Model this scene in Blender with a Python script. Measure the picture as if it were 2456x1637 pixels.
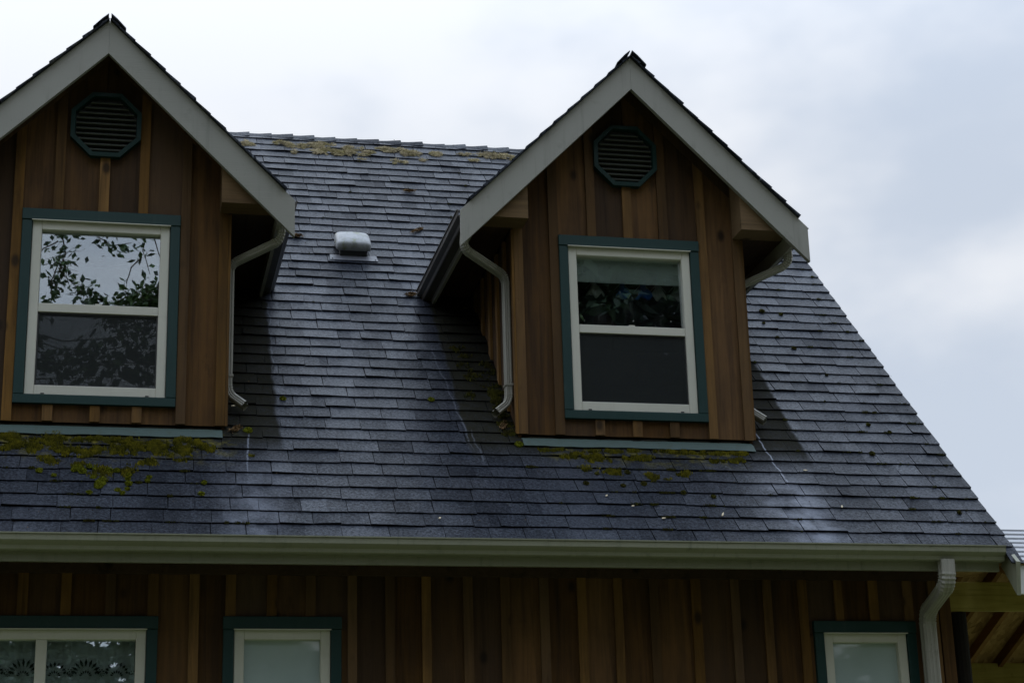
import bpy, bmesh, math, random
from mathutils import Vector, Matrix, noise as mnoise
R = random.Random(7)
for o in list(bpy.data.objects): bpy.data.objects.remove(o)
S = bpy.context.scene
COL = S.collection
rad = math.radians

# ------------------------------------------------------------------ camera
CAM = Vector((0.304, -11.2766, 1.5753))
YAW, PITCH, ROLL, FPX = rad(12.6085), rad(17.1474), rad(-1.6407), 4307.17
cd = bpy.data.cameras.new('camera')
cam = bpy.data.objects.new('camera', cd); COL.objects.link(cam)
fw = Vector((math.sin(YAW)*math.cos(PITCH), math.cos(YAW)*math.cos(PITCH), math.sin(PITCH)))
rt = Vector((math.cos(YAW), -math.sin(YAW), 0))
up = rt.cross(fw)
c_, s_ = math.cos(ROLL), math.sin(ROLL)
rt2 = rt*c_ + up*s_
up2 = up*c_ - rt*s_
m = Matrix((rt2, up2, -fw)).transposed().to_4x4(); m.translation = CAM
cam.matrix_world = m
cd.sensor_width = 36.0
cd.lens = 36.0*FPX/2456
cd.clip_start, cd.clip_end = 0.05, 3000
S.camera = cam

# ------------------------------------------------------------------ sky, sun, exposure
SUN_EL, SUN_AZ = rad(48), rad(-25)      # behind the clouds, beyond the house and to its left
sun_dir = Vector((math.sin(SUN_AZ)*math.cos(SUN_EL), math.cos(SUN_AZ)*math.cos(SUN_EL), math.sin(SUN_EL)))
W = bpy.data.worlds.new('World'); S.world = W; W.use_nodes = True
wt = W.node_tree; wt.nodes.clear()
def wn(t, **k):
    n = wt.nodes.new(t)
    for a, v in k.items(): setattr(n, a, v)
    return n
wout = wn('ShaderNodeOutputWorld'); bg = wn('ShaderNodeBackground')
sky = wn('ShaderNodeTexSky', sky_type='NISHITA', sun_disc=False, sun_elevation=SUN_EL, sun_rotation=SUN_AZ)
tc = wn('ShaderNodeTexCoord')
nz = wn('ShaderNodeTexNoise'); nz.inputs['Scale'].default_value = 3.2; nz.inputs['Detail'].default_value = 5; nz.inputs['Roughness'].default_value = .5
mp = wn('ShaderNodeMapping'); mp.inputs['Scale'].default_value = (1, 1, 1.7); mp.inputs['Location'].default_value = (1.35, .2, .15)
wt.links.new(tc.outputs['Generated'], mp.inputs['Vector']); wt.links.new(mp.outputs[0], nz.inputs['Vector'])
dt = wn('ShaderNodeVectorMath', operation='DOT_PRODUCT')
wt.links.new(tc.outputs['Generated'], dt.inputs[0]); dt.inputs[1].default_value = sun_dir
gl = wn('ShaderNodeMapRange', interpolation_type='SMOOTHSTEP')
for i, v in ((1, .70), (2, .97), (3, 0), (4, 1)): gl.inputs[i].default_value = v
wt.links.new(dt.outputs['Value'], gl.inputs[0])
ad = wn('ShaderNodeMath', operation='MULTIPLY_ADD'); ad.inputs[1].default_value = .38
wt.links.new(gl.outputs[0], ad.inputs[0]); wt.links.new(nz.outputs['Fac'], ad.inputs[2])
rp = wn('ShaderNodeValToRGB'); rp.color_ramp.interpolation = 'EASE'
el = rp.color_ramp.elements
el[0].position, el[0].color = .36, (.62, .69, .80, 1)
el[1].position, el[1].color = .57, (.925, .945, .985, 1)
wt.links.new(ad.outputs[0], rp.inputs[0])
sc = wn('ShaderNodeVectorMath', operation='SCALE'); sc.inputs['Scale'].default_value = .08
wt.links.new(sky.outputs[0], sc.inputs[0])
mx = wn('ShaderNodeMix', data_type='RGBA'); mx.inputs[0].default_value = .9
wt.links.new(sc.outputs[0], mx.inputs[6]); wt.links.new(rp.outputs[0], mx.inputs[7])
sz = wn('ShaderNodeSeparateXYZ'); wt.links.new(tc.outputs['Generated'], sz.inputs[0])
zen = wn('ShaderNodeMapRange', interpolation_type='SMOOTHSTEP')     # overcast sky: brightest overhead
for i, v in ((1, .35), (2, 1.0), (3, 1.0), (4, 3.0)): zen.inputs[i].default_value = v
wt.links.new(sz.outputs['Z'], zen.inputs[0])
zt_ = wn('ShaderNodeMix', data_type='RGBA', blend_type='MULTIPLY'); zt_.inputs[7].default_value = (.84, .94, 1.06, 1)
zf = wn('ShaderNodeMapRange'); zf.inputs[1].default_value = .35; zf.inputs[2].default_value = .9
wt.links.new(sz.outputs['Z'], zf.inputs[0]); wt.links.new(zf.outputs[0], zt_.inputs[0]); wt.links.new(mx.outputs[2], zt_.inputs[6])
wt.links.new(zt_.outputs[2], bg.inputs[0]); wt.links.new(zen.outputs[0], bg.inputs[1])
wt.links.new(bg.outputs[0], wout.inputs[0])
sl = bpy.data.lights.new('sun', 'SUN'); sl.energy = .5; sl.angle = rad(30); sl.color = (1, .97, .93)
so = bpy.data.objects.new('sun', sl); COL.objects.link(so)
so.rotation_euler = sun_dir.to_track_quat('Z', 'Y').to_euler()
so.location = (0, 0, 30)
S.view_settings.view_transform = 'Standard'; S.view_settings.look = 'None'
S.view_settings.exposure = 0; S.view_settings.gamma = 1; S.view_settings.use_curve_mapping = False
S.render.engine = 'CYCLES'

# ------------------------------------------------------------------ helpers
LOC = {}
def newobj(name, data, parent=None, loc=(0, 0, 0)):
    o = bpy.data.objects.new(name, data); COL.objects.link(o)
    loc = Vector(loc); LOC[o.name] = loc
    if parent is not None:
        o.parent = parent; o.location = loc - LOC[parent.name]
    else: o.location = loc
    return o
def empty(name, loc, parent=None):
    o = newobj(name, None, parent, loc); o.empty_display_size = .2; return o
def tag(o, label=None, cat=None, group=None, kind=None):
    if label: o['label'] = label
    if cat: o['category'] = cat
    if group: o['group'] = group
    if kind: o['kind'] = kind
    return o
class B:
    """collects faces; build() links them as ONE mesh object"""
    def __init__(s): s.v = []; s.f = []; s.t = []; s.tint = 0.5
    def add(s, verts, faces):
        n = len(s.v); s.v += [tuple(q) for q in verts]; s.t += [s.tint]*len(verts)
        s.f += [tuple(n+i for i in f) for f in faces]; return s
    def box(s, x0, x1, y0, y1, z0, z1):
        return s.add([(x0,y0,z0),(x1,y0,z0),(x1,y1,z0),(x0,y1,z0),(x0,y0,z1),(x1,y0,z1),(x1,y1,z1),(x0,y1,z1)],
                     [(0,3,2,1),(4,5,6,7),(0,1,5,4),(1,2,6,5),(2,3,7,6),(3,0,4,7)])
    def prism(s, poly, vec):
        n = len(poly); vec = Vector(vec); p = [Vector(q) for q in poly]
        return s.add(p+[q+vec for q in p], [tuple(range(n))[::-1], tuple(range(n, 2*n))] +
                     [(i, (i+1) % n, n+(i+1) % n, n+i) for i in range(n)])
    def loft(s, rings, cap=True, closed=True):
        n = len(rings[0]); vs = [q for r in rings for q in r]; fs = []
        for k in range(len(rings)-1):
            for i in range(n if closed else n-1):
                j = (i+1) % n; fs.append((k*n+i, k*n+j, (k+1)*n+j, (k+1)*n+i))
        if cap and closed: fs += [tuple(range(n))[::-1], tuple(range((len(rings)-1)*n, len(rings)*n))]
        return s.add(vs, fs)
    def build(s, name, mat, parent=None, smooth=False, origin=None, fixn=True, bevel=0, mat2=None, idx=None):
        c = Vector(origin) if origin is not None else sum((Vector(q) for q in s.v), Vector())/len(s.v)
        me = bpy.data.meshes.new(name)
        me.from_pydata([tuple(Vector(q)-c) for q in s.v], [], s.f)
        if fixn or bevel:
            bm = bmesh.new(); bm.from_mesh(me)
            if fixn: bmesh.ops.recalc_face_normals(bm, faces=bm.faces[:])
            if bevel: bmesh.ops.bevel(bm, geom=bm.edges[:], offset=bevel, segments=1, affect='EDGES', profile=.5)
            bm.to_mesh(me); bm.free()
        if not bevel:
            at = me.attributes.new('tint', 'FLOAT', 'POINT'); at.data.foreach_set('value', s.t)
        me.materials.append(M[mat])
        if mat2:
            me.materials.append(M[mat2]); me.polygons.foreach_set('material_index', [1 if (i % 8) in idx else 0 for i in range(len(me.polygons))])
        if smooth:
            me.polygons.foreach_set('use_smooth', [True]*len(me.polygons))
        return newobj(name, me, parent, c)

# ------------------------------------------------------------------ materials
M = {}
class X:
    """tiny wrapper that lets node maths be written as expressions"""
    nt = None
    def __init__(s, sock): s.s = sock
    @staticmethod
    def op(o, *a):
        n = X.nt.nodes.new('ShaderNodeMath'); n.operation = o
        for i, q in enumerate(a):
            if isinstance(q, X): X.nt.links.new(q.s, n.inputs[i])
            else: n.inputs[i].default_value = q
        return X(n.outputs[0])
    def __add__(s, b): return X.op('ADD', s, b)
    __radd__ = __add__
    def __sub__(s, b): return X.op('SUBTRACT', s, b)
    def __rsub__(s, b): return X.op('SUBTRACT', b, s)
    def __mul__(s, b): return X.op('MULTIPLY', s, b)
    __rmul__ = __mul__
    def abs(s): return X.op('ABSOLUTE', s)
    def max(s, b): return X.op('MAXIMUM', s, b)
    def min(s, b): return X.op('MINIMUM', s, b)
    def step(s, a, b, lo=0., hi=1.):
        n = X.nt.nodes.new('ShaderNodeMapRange'); n.interpolation_type = 'SMOOTHSTEP'
        X.nt.links.new(s.s, n.inputs[0])
        for i, v in ((1, a), (2, b), (3, lo), (4, hi)): n.inputs[i].default_value = v
        return X(n.outputs[0])
def mat(name, rough=.7, spec=.3):
    m = bpy.data.materials.new(name); m.use_nodes = True; M[name] = m
    nt = m.node_tree; X.nt = nt
    p = nt.nodes['Principled BSDF']; p.inputs['Roughness'].default_value = rough
    p.inputs['Specular IOR Level'].default_value = spec
    if name == 'shingle': p.inputs['Specular Tint'].default_value = (.88, .94, 1, 1)
    return m, nt, p
def N(t, **k):
    n = X.nt.nodes.new(t)
    for a, v in k.items(): setattr(n, a, v)
    return n
def L(a, b): X.nt.links.new(a.s if isinstance(a, X) else a, b)
def pos(scale=(1, 1, 1), add_random=0.):
    g = N('ShaderNodeNewGeometry'); mpn = N('ShaderNodeMapping'); mpn.inputs['Scale'].default_value = scale
    L(g.outputs['Position'], mpn.inputs['Vector'])
    if add_random:
        oi = N('ShaderNodeObjectInfo'); cx = N('ShaderNodeCombineXYZ'); r = X(oi.outputs['Random'])*add_random
        L(r, cx.inputs[0]); L(r*1.7, cx.inputs[1]); L(r*2.3, cx.inputs[2]); L(cx.outputs[0], mpn.inputs['Location'])
    return mpn.outputs[0]
def xyz():
    g = N('ShaderNodeNewGeometry'); sx = N('ShaderNodeSeparateXYZ'); L(g.outputs['Position'], sx.inputs[0])
    return [X(q) for q in sx.outputs]
def nse(vec, scale, detail=3, rough=.55, dist=0.):
    n = N('ShaderNodeTexNoise'); n.inputs['Scale'].default_value = scale; n.inputs['Detail'].default_value = detail
    n.inputs['Roughness'].default_value = rough; n.inputs['Distortion'].default_value = dist
    L(vec, n.inputs['Vector']); return X(n.outputs['Fac'])
def mixc(f, a, b, mode='MIX'):
    n = N('ShaderNodeMix', data_type='RGBA', blend_type=mode, clamp_factor=True)
    if isinstance(f, X): L(f, n.inputs[0])
    else: n.inputs[0].default_value = f
    for q, i in ((a, 6), (b, 7)):
        if isinstance(q, (tuple, list)): n.inputs[i].default_value = (*q, 1)
        else: L(q, n.inputs[i])
    return n.outputs[2]
def bump(p, h, strength=.3, dist=.004):
    b = N('ShaderNodeBump'); b.inputs['Strength'].default_value = strength; b.inputs['Distance'].default_value = dist
    L(h, b.inputs['Height']); L(b.outputs[0], p.inputs['Normal'])
def rnd():
    return X(N('ShaderNodeObjectInfo').outputs['Random'])
def att():
    return X(N('ShaderNodeAttribute', attribute_name='tint').outputs['Fac'])

XL, XR = .0995, 3.7916           # dormer centres

def m_shingle():
    m, nt, p = mat('shingle', .62, .3)
    x, y, z = xyz(); P = pos()
    t = att()
    col = mixc(t, (.006, .0078, .012), (.020, .024, .034))
    big = nse(P, 1.3, 4, .6); fine = nse(P, 62, 2, .8); mid = nse(P, 22, 3, .6)
    col = mixc(big.step(.35, .7)*.45, col, (.021, .021, .024))
    col = mixc(fine.step(.45, .78), col, mixc(t, (.028, .033, .046), (.056, .063, .085)))
    col = mixc(fine.step(.52, .30)*.6, col, (.004, .004, .006))
    lane = nse(pos((1.0, .16, .16)), 2.6, 3, .55)
    col = mixc(lane.step(.50, .72)*.40, col, (.040, .045, .060))
    col = mixc(lane.step(.48, .28)*.55, col, (.009, .010, .013))
    # algae-brown, never rinsed strips under the dormer eaves
    st = None
    for xc in (XL, XR):
        dx = (x-xc).abs() + (nse(P, 3.5, 3)-.5)*.10
        s = dx.step(1.225, 1.195)*y.step(1.95, 1.75)*y.step(.12, .40)
        st = s if st is None else st.max(s)
    col = mixc(st*(mid.step(.2, .7)*.3+.7), col, (.015, .0145, .0095))
    # pale mineral wash and painted wet glare below the downspout outlets
    ws = None
    wig = (nse(pos((.3, 1, 1)), 5, 3, .55)-.5)
    for xa, ya, xb, yb, thin in ((1.10, .36, 1.04, -.50, 1), (4.70, .50, 4.76, -.50, 1), (2.62, .45, 2.66, .10, 0), (1.33, 1.75, 1.30, .9, 0), (2.50, 1.3, 2.60, .25, 0)):
        k = (xb-xa)/(yb-ya)
        d = (x-(y*k+(xa-k*ya))+wig*.07).abs()
        line = d.step(.008, .002)*y.step((-.05 if thin else yb), (.08 if thin else yb+.1))*y.step(ya+.03, ya-.03)*(mid.step(.30, .46))
        w = line*((.40 if xa < 2 else .65) if thin else .16)
        if thin:
            wash = (x-(y*k+(xa-k*ya))+wig*.5).abs().step(.30, .0)*y.step(.20, -.15)*(nse(P, 7, 4, .6).step(.25, .72))
            w = w.max(wash*(.30 if xa < 2 else .50))
        ws = w if ws is None else ws.max(w)
    col = mixc(ws, col, (.26, .28, .34))
    fm = None
    for xc, hw_, yl in ((XL-.15, 1.15, .02), (XR+.02, .80, .10)):
        f_ = (x-xc).abs().step(hw_, hw_-.22)*y.step(yl, .30)*y.step(.40, .36)*nse(P, 10, 5, .7).step(.46, .64)
        fm = f_ if fm is None else fm.max(f_)
    col = mixc(fm*.8, col, mixc(nse(P, 24, 3, .6), (.045, .042, .008), (.15, .125, .016)))
    # lichen specks
    vo = N('ShaderNodeTexVoronoi'); vo.inputs['Scale'].default_value = 16; L(P, vo.inputs['Vector'])
    sp = X(vo.outputs['Distance']).step(.13, .06)*nse(P, 2.1, 2).step(.55, .72)
    col = mixc(sp*.55, col, (.12, .12, .10))
    L(col, p.inputs['Base Color'])
    L((fine-.5)*.16+.41+ws*-.06+st*.3, p.inputs['Roughness'])
    gr = fine.step(.28, .72)
    L((1-st*.8)*(t*.16+.045)*(gr*1.3+.35)*(lane*1.1+.45)+ws*.1, p.inputs['Specular IOR Level'])
    bump(p, fine+mid*.5, .7, .004)
m_shingle()
mat('asphalt_edge', .9, .1)[2].inputs['Base Color'].default_value = (.004, .004, .005, 1)

def m_wood(name, dark, light, grey, rough=.8, zsc=.05, axis=2):
    m, nt, p = mat(name, rough, .2)
    sc = [1, 1, 1]; sc[axis] = zsc
    r = rnd(); P = pos(tuple(sc), 40.)
    g1 = nse(P, 20, 4, .6, .9); g2 = nse(P, 90, 3, .6)
    big = nse(pos((1, 1, .45), 17.), 3.0, 4, .65)
    col = mixc(g1.step(.25, .78)*.55+big.step(.3, .7)*.45, dark, light)
    col = mixc(r.step(.1, 1)*.75, col, grey)
    col = mixc(g2.step(.52, .75)*.28, col, tuple(q*.45 for q in dark))
    col = mixc(nse(pos((1, 1, .6), 23.), 7, 4, .7).step(.60, .80)*.55, col, tuple(q*.5 for q in dark))
    wsc = [9, 9, 9]; wsc[axis] = .35
    col = mixc(nse(pos(tuple(wsc), 31.), 1.0, 4, .7).step(.53, .74)*.75, col, tuple(q*.42 for q in dark))
    r2 = X.op('FRACT', r*7.31); hv = N('ShaderNodeHueSaturation'); L(r2*.52+.56, hv.inputs['Value']); L(r2*-.15+1.22, hv.inputs['Saturation']); L(col, hv.inputs['Color']); col = hv.outputs[0]
    sp2 = [4.2, 4.2, 4.2]; sp2[axis] = 2.6
    vo = N('ShaderNodeTexVoronoi'); vo.inputs['Scale'].default_value = 1.0; L(pos(tuple(sp2), 9.), vo.inputs['Vector'])
    kn = X(vo.outputs['Distance'])
    col = mixc(kn.step(.17, .05)*.9, col, tuple(q*.22 for q in dark))
    saw = N('ShaderNodeTexWave', bands_direction='XYZ'[axis]); saw.inputs['Scale'].default_value = 42; saw.inputs['Distortion'].default_value = 2.5
    L(pos(), saw.inputs['Vector'])
    col = mixc(X(saw.outputs['Fac'])*.16, col, tuple(q*.5 for q in dark))
    L(col, p.inputs['Base Color'])
    bump(p, g1+g2*.5+X(saw.outputs['Fac'])*.25, .5, .003)
m_wood('cedar', (.046, .026, .014), (.168, .092, .041), (.060, .041, .029))
m_wood('cedar_batten', (.085, .048, .021), (.29, .165, .068), (.075, .048, .030))
m_wood('return_wood', (.10, .062, .034), (.20, .135, .075), (.16, .11, .065), axis=0)
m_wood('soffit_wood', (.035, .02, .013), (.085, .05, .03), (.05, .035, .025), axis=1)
m_wood('treated', (.22, .17, .05), (.44, .36, .13), (.33, .29, .11), zsc=.05, axis=0)
m_wood('rafter', (.18, .09, .04), (.36, .20, .09), (.30, .17, .08), axis=1)
m_wood('dark_post', (.012, .009, .007), (.030, .022, .016), (.02, .016, .013))

def m_paint(name, colr, rough=.45, spec=.35, dirt=.35, dirtc=(.05, .045, .035), grain=0, gax=0, scale=9):
    m, nt, p = mat(name, rough, spec)
    P = pos((1, 1, 1), 13.)
    d = nse(P, scale, 5, .65); s = nse(P, 1.4, 3, .6); spk = nse(P, 75, 2, .7)
    col = mixc(s.step(.3, .75)*.35, colr, tuple(q*.75 for q in colr))
    col = mixc(d.step(.55, .82)*dirt, col, dirtc)
    col = mixc(spk.step(.66, .76)*dirt, col, dirtc)
    dr_ = nse(pos((22, 22, 1.1), 5.), 1.0, 4, .65)
    col = mixc(dr_.step(.54, .80)*dirt*1.1, col, dirtc)
    L(col, p.inputs['Base Color'])
    L(d*.25+(rough-.1), p.inputs['Roughness'])
    h = spk
    if grain:
        sc = [60, 60, 60]; sc[gax] = 2.0
        h = nse(pos(tuple(sc)), 1.0, 3, .7)
    bump(p, h, .25 if not grain else .6, .002)
m_paint('fascia_paint', (.275, .268, .238), .55, .3, .22)
m_paint('fascia_rough', (.262, .256, .225), .6, .3, .25, grain=1, gax=0)
m_paint('gutter_paint', (.23, .23, .165), .42, .4, .42, (.06, .065, .03))
m_paint('pipe_paint', (.275, .262, .225), .4, .4, .45, (.08, .085, .05))
m_paint('brown_gutter', (.060, .052, .043), .35, .45, .5, (.16, .15, .13))
m_paint('teal_trim', (.004, .028, .025), .5, .35, .10, (.08, .10, .09))
m_paint('flashing_paint', (.050, .076, .068), .6, .25, .8, (.045, .055, .035))
m_paint('vinyl', (.51, .495, .425), .38, .4, .14, (.25, .23, .18))
m_paint('shaded_teal_trim', (.004, .024, .021), .55, .3, .1)  # the teal trim paint again, darkened to carry the shade under the gable
m_paint('louvre_paint', (.060, .066, .055), .55, .3, .3)
m_paint('white_paint', (.62, .62, .60), .5, .3, .15, grain=1, gax=0)
m_paint('pale_shingle', (.34, .35, .37), .55, .5, .25, (.2, .2, .21), grain=1, gax=0)
m_paint('room', (.16, .15, .13), .8, .1, .1)
m_paint('blind_cloth', (.80, .85, .78), .85, .1, .1)
m_paint('curtain_cloth', (.80, .85, .84), .9, .1, .08)
m_paint('shade_cloth', (.60, .68, .66), .9, .1, .05)
m_paint('lace_dark', (.03, .035, .03), .9, .1, .0)
m_paint('garment_white', (.80, .80, .77), .8, .1, .05)
m_paint('garment_blue', (.04, .20, .70), .8, .1, .05)
m_paint('flange_plastic', (.10, .105, .12), .4, .4, .3)
m_paint('dark_metal', (.03, .03, .03), .4, .4, .2)
m_paint('concrete', (.3, .29, .27), .85, .2, .3)
m_paint('bark', (.07, .05, .035), .9, .1, .4)
m_paint('chip', (.62, .52, .36), .8, .1, .1)
m_paint('litter', (.14, .085, .04), .9, .1, .5)

def m_hood():
    m, nt, p = mat('hood_plastic', .55, .3)
    P = pos(); n = nse(P, 14, 4, .6); k = nse(P, 45, 3, .6)
    x, y, z = xyz()
    col = mixc(n.step(.4, .7), (.33, .34, .35), (.22, .23, .24))
    col = mixc(n.step(.50, .66)*k.step(.35, .6)*.7*(y-z).step(-4.205, -4.25), col, (.20, .22, .08))
    L(col, p.inputs['Base Color'])
m_hood()
def m_osb():
    m, nt, p = mat('osb', .75, .2)
    vo = N('ShaderNodeTexVoronoi'); vo.inputs['Scale'].default_value = 1; L(pos((30, 14, 14)), vo.inputs['Vector'])
    n = nse(pos((30, 10, 10)), 1.5, 3, .7, 1.5)
    col = mixc(X(vo.outputs['Color']), (.20, .11, .04), (.46, .29, .12))
    col = mixc(n.step(.5, .7)*.5, col, (.10, .05, .02))
    L(col, p.inputs['Base Color'])
m_osb()
def m_moss(name, a, b, c):
    m, nt, p = mat(name, .95, .05)
    t = att(); n = nse(pos(), 13, 4, .65); k = nse(pos(), 34, 3, .6)
    col = mixc(t, a, b); col = mixc(n.step(.46, .66)*.85, col, c); col = mixc(k.step(.52, .70)*.6, col, tuple(q*.5 for q in a))
    L(col, p.inputs['Base Color'])
m_moss('moss', (.035, .038, .008), (.30, .26, .024), (.105, .100, .018))
m_moss('dark_moss', (.020, .023, .007), (.115, .11, .020), (.05, .042, .015))
m_moss('dry_moss', (.12, .098, .052), (.44, .37, .235), (.20, .17, .07))
m_moss('bright_moss', (.05, .065, .006), (.22, .22, .014), (.10, .11, .01))
def m_leaf(name, a, b):
    m, nt, p = mat(name, .55, .3)
    L(mixc(att(), a, b), p.inputs['Base Color'])
m_leaf('leaf', (.02, .04, .010), (.055, .10, .022)); m_leaf('needle', (.009, .02, .010), (.025, .048, .020))
def m_ground():
    m, nt, p = mat('lawn', .95, .05)
    P = pos(); n = nse(P, .6, 5, .65); k = nse(P, 30, 3, .7)
    L(mixc(k, mixc(n, (.14, .16, .075), (.20, .205, .11)), (.09, .10, .045)), p.inputs['Base Color'])
m_ground()
def m_glass():
    m = bpy.data.materials.new('glass'); m.use_nodes = True; M['glass'] = m; nt = m.node_tree; X.nt = nt
    nt.nodes.clear(); o = N('ShaderNodeOutputMaterial'); g = N('ShaderNodeBsdfGlossy'); t = N('ShaderNodeBsdfTransparent')
    g.inputs['Roughness'].default_value = .002; g.inputs['Color'].default_value = (.86, .93, 1, 1)
    t.inputs['Color'].default_value = (.93, .96, .95, 1)
    lw = N('ShaderNodeLayerWeight'); lw.inputs['Blend'].default_value = .35
    f = X(lw.outputs['Fresnel'])*.62+.23     # coated double glazing: about a third reflected
    mxs = N('ShaderNodeMixShader'); L(f, mxs.inputs[0]); L(t.outputs[0], mxs.inputs[1]); L(g.outputs[0], mxs.inputs[2])
    bmp = N('ShaderNodeBump'); bmp.inputs['Strength'].default_value = .04; bmp.inputs['Distance'].default_value = .02
    L(nse(pos(), 2.3, 1), bmp.inputs['Height']); L(bmp.outputs[0], g.inputs['Normal'])
    # dried drops and smears
    d = N('ShaderNodeBsdfDiffuse'); d.inputs['Color'].default_value = (.6, .62, .6, 1)
    sp = nse(pos((1, 1, .6)), 48, 2, .6).step(.735, .765)*.55+nse(pos((1, 1, .5)), 5, 4, .7).step(.5, .8)*.03
    m2 = N('ShaderNodeMixShader'); L(sp, m2.inputs[0]); L(mxs.outputs[0], m2.inputs[1]); L(d.outputs[0], m2.inputs[2])
    L(m2.outputs[0], o.inputs[0])
m_glass()
def m_frost():
    m, nt, p = mat('frosted_glass', .03, .9)
    P = pos(); n = nse(P, 3, 3); 
    L(mixc(n, (.30, .37, .37), (.42, .49, .48)), p.inputs['Base Color'])
m_frost()
def m_screen():
    m = bpy.data.materials.new('insect_screen'); m.use_nodes = True; M['insect_screen'] = m; nt = m.node_tree; X.nt = nt
    nt.nodes.clear(); o = N('ShaderNodeOutputMaterial'); d = N('ShaderNodeBsdfDiffuse'); t = N('ShaderNodeBsdfTransparent')
    d.inputs['Color'].default_value = (.035, .038, .038, 1)
    mxs = N('ShaderNodeMixShader'); L(nse(pos(), 6, 3)*.14+.42, mxs.inputs[0])
    L(t.outputs[0], mxs.inputs[1]); L(d.outputs[0], mxs.inputs[2]); L(mxs.outputs[0], o.inputs[0])
m_screen()

# ------------------------------------------------------------------ setting: ground
g = B(); g.add([(-400, -400, 0), (400, -400, 0), (400, 400, 0), (-400, 400, 0)], [(0, 1, 2, 3)])
tag(g.build('ground', 'lawn', origin=(0, 0, 0)), 'green lawn around the house', 'lawn', kind='structure')

# ------------------------------------------------------------------ the house
K = 4.18                                   # main roof shingle surface: z = y + K (45 degrees)
RID, XA, XB = 4.25, -2.20, 6.083           # ridge y, roof ends
YD, OH, ZAP, PD = .384, .258, 7.374, .98   # dormer face, overhang, apex, pitch
WA, WB = -1.92, 5.80                       # wall ends
H = empty('house', (1.94, 0, 0))
tag(H, 'brown board-and-batten house with dark shingle roof and two gabled dormers', 'house')

def roofpt(x, y, n=0.):                    # point on the main roof plane, lifted n along the normal
    return Vector((x, y-n*.7071, y+K+n*.7071))

# --- walls made of boards and battens in the XZ plane (front at y)
def clip_top(x0, x1, top):
    """polygon points of the upper edge from x1 to x0"""
    pts = [(x1, top(x1))]
    for ap in (XL, XR):
        if x0 < ap < x1 and top(ap) > max(top(x0), top(x1))+1e-4: pts.append((ap, top(ap)))
    return pts+[(x0, top(x0))]
def board_piece(x0, x1, z0, top, y0, y1, name, matn, parent):
    if x1-x0 < .004: return
    if min(top(x0), top(x1)) <= z0+.005: return
    pl = [(x0, z0), (x1, z0)]+clip_top(x0, x1, top)
    b = B(); b.prism([(q[0], y0, q[1]) for q in pl], (0, y1-y0, 0)); b.build(name, matn, parent)
def board_wall(edges, battens, z0, top, yb, holes, parent, bw=.066):
    """edges: board joints; battens: (x, [spans]) ; holes: (x0,x1,z0,z1)"""
    for a, b_ in zip(edges[:-1], edges[1:]):
        a, b_ = a+.003, b_-.003
        dy = R.uniform(-.002, .002)
        segs = [(a, b_, z0, None)]
        for (h0, h1, g0, g1) in holes:
            new = []
            for (u0, u1, w0, w1) in segs:
                if u1 <= h0 or u0 >= h1 or (w1 is not None and w1 <= g0) or w0 >= g1: new.append((u0, u1, w0, w1)); continue
                if w0 < g0: new.append((u0, u1, w0, g0))
                new.append((u0, u1, g1, w1))
                if u0 < h0: new.append((u0, h0, max(w0, g0), g1))
                if u1 > h1: new.append((h1, u1, max(w0, g0), g1))
            segs = new
        for (u0, u1, w0, w1) in segs:
            tf = top if w1 is None else (lambda x, w=w1: min(w, top(x)))
            board_piece(u0, u1, w0, tf, yb+dy, yb+.02, 'board', 'cedar', parent)
    for x, spans in battens:
        for (u0, u1) in spans:
            tf = top if u1 is None else (lambda x, w=u1: min(w, top(x)))
            w = bw/2+R.uniform(-.002, .002); j = R.uniform(-.003, .003)
            board_piece(x-w+j, x+w+j, u0+R.uniform(-.004, .004), tf, yb-.021+R.uniform(-.002, .002), yb-.0005, 'batten', 'cedar_batten', parent)

def ring_wall(name, matn, x0, x1, z0, top, y0, y1, holes, parent):
    """sheathing with openings, one mesh"""
    b = B(); xs = sorted({x0, x1, *[h[0] for h in holes], *[h[1] for h in holes], *[a for a in (XL, XR) if x0 < a < x1]})
    for a, c in zip(xs[:-1], xs[1:]):
        hs = sorted([h for h in holes if h[0] <= a+1e-6 and h[1] >= c-1e-6], key=lambda h: h[2])
        z = z0
        for h in hs:
            b.prism([(a, y0, z), (c, y0, z), (c, y0, h[2]), (a, y0, h[2])], (0, y1-y0, 0)); z = h[3]
        b.prism([(a, y0, z), (c, y0, z), (c, y0, top(c)), (a, y0, top(a))], (0, y1-y0, 0))
    return b.build(name, matn, parent)

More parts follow.
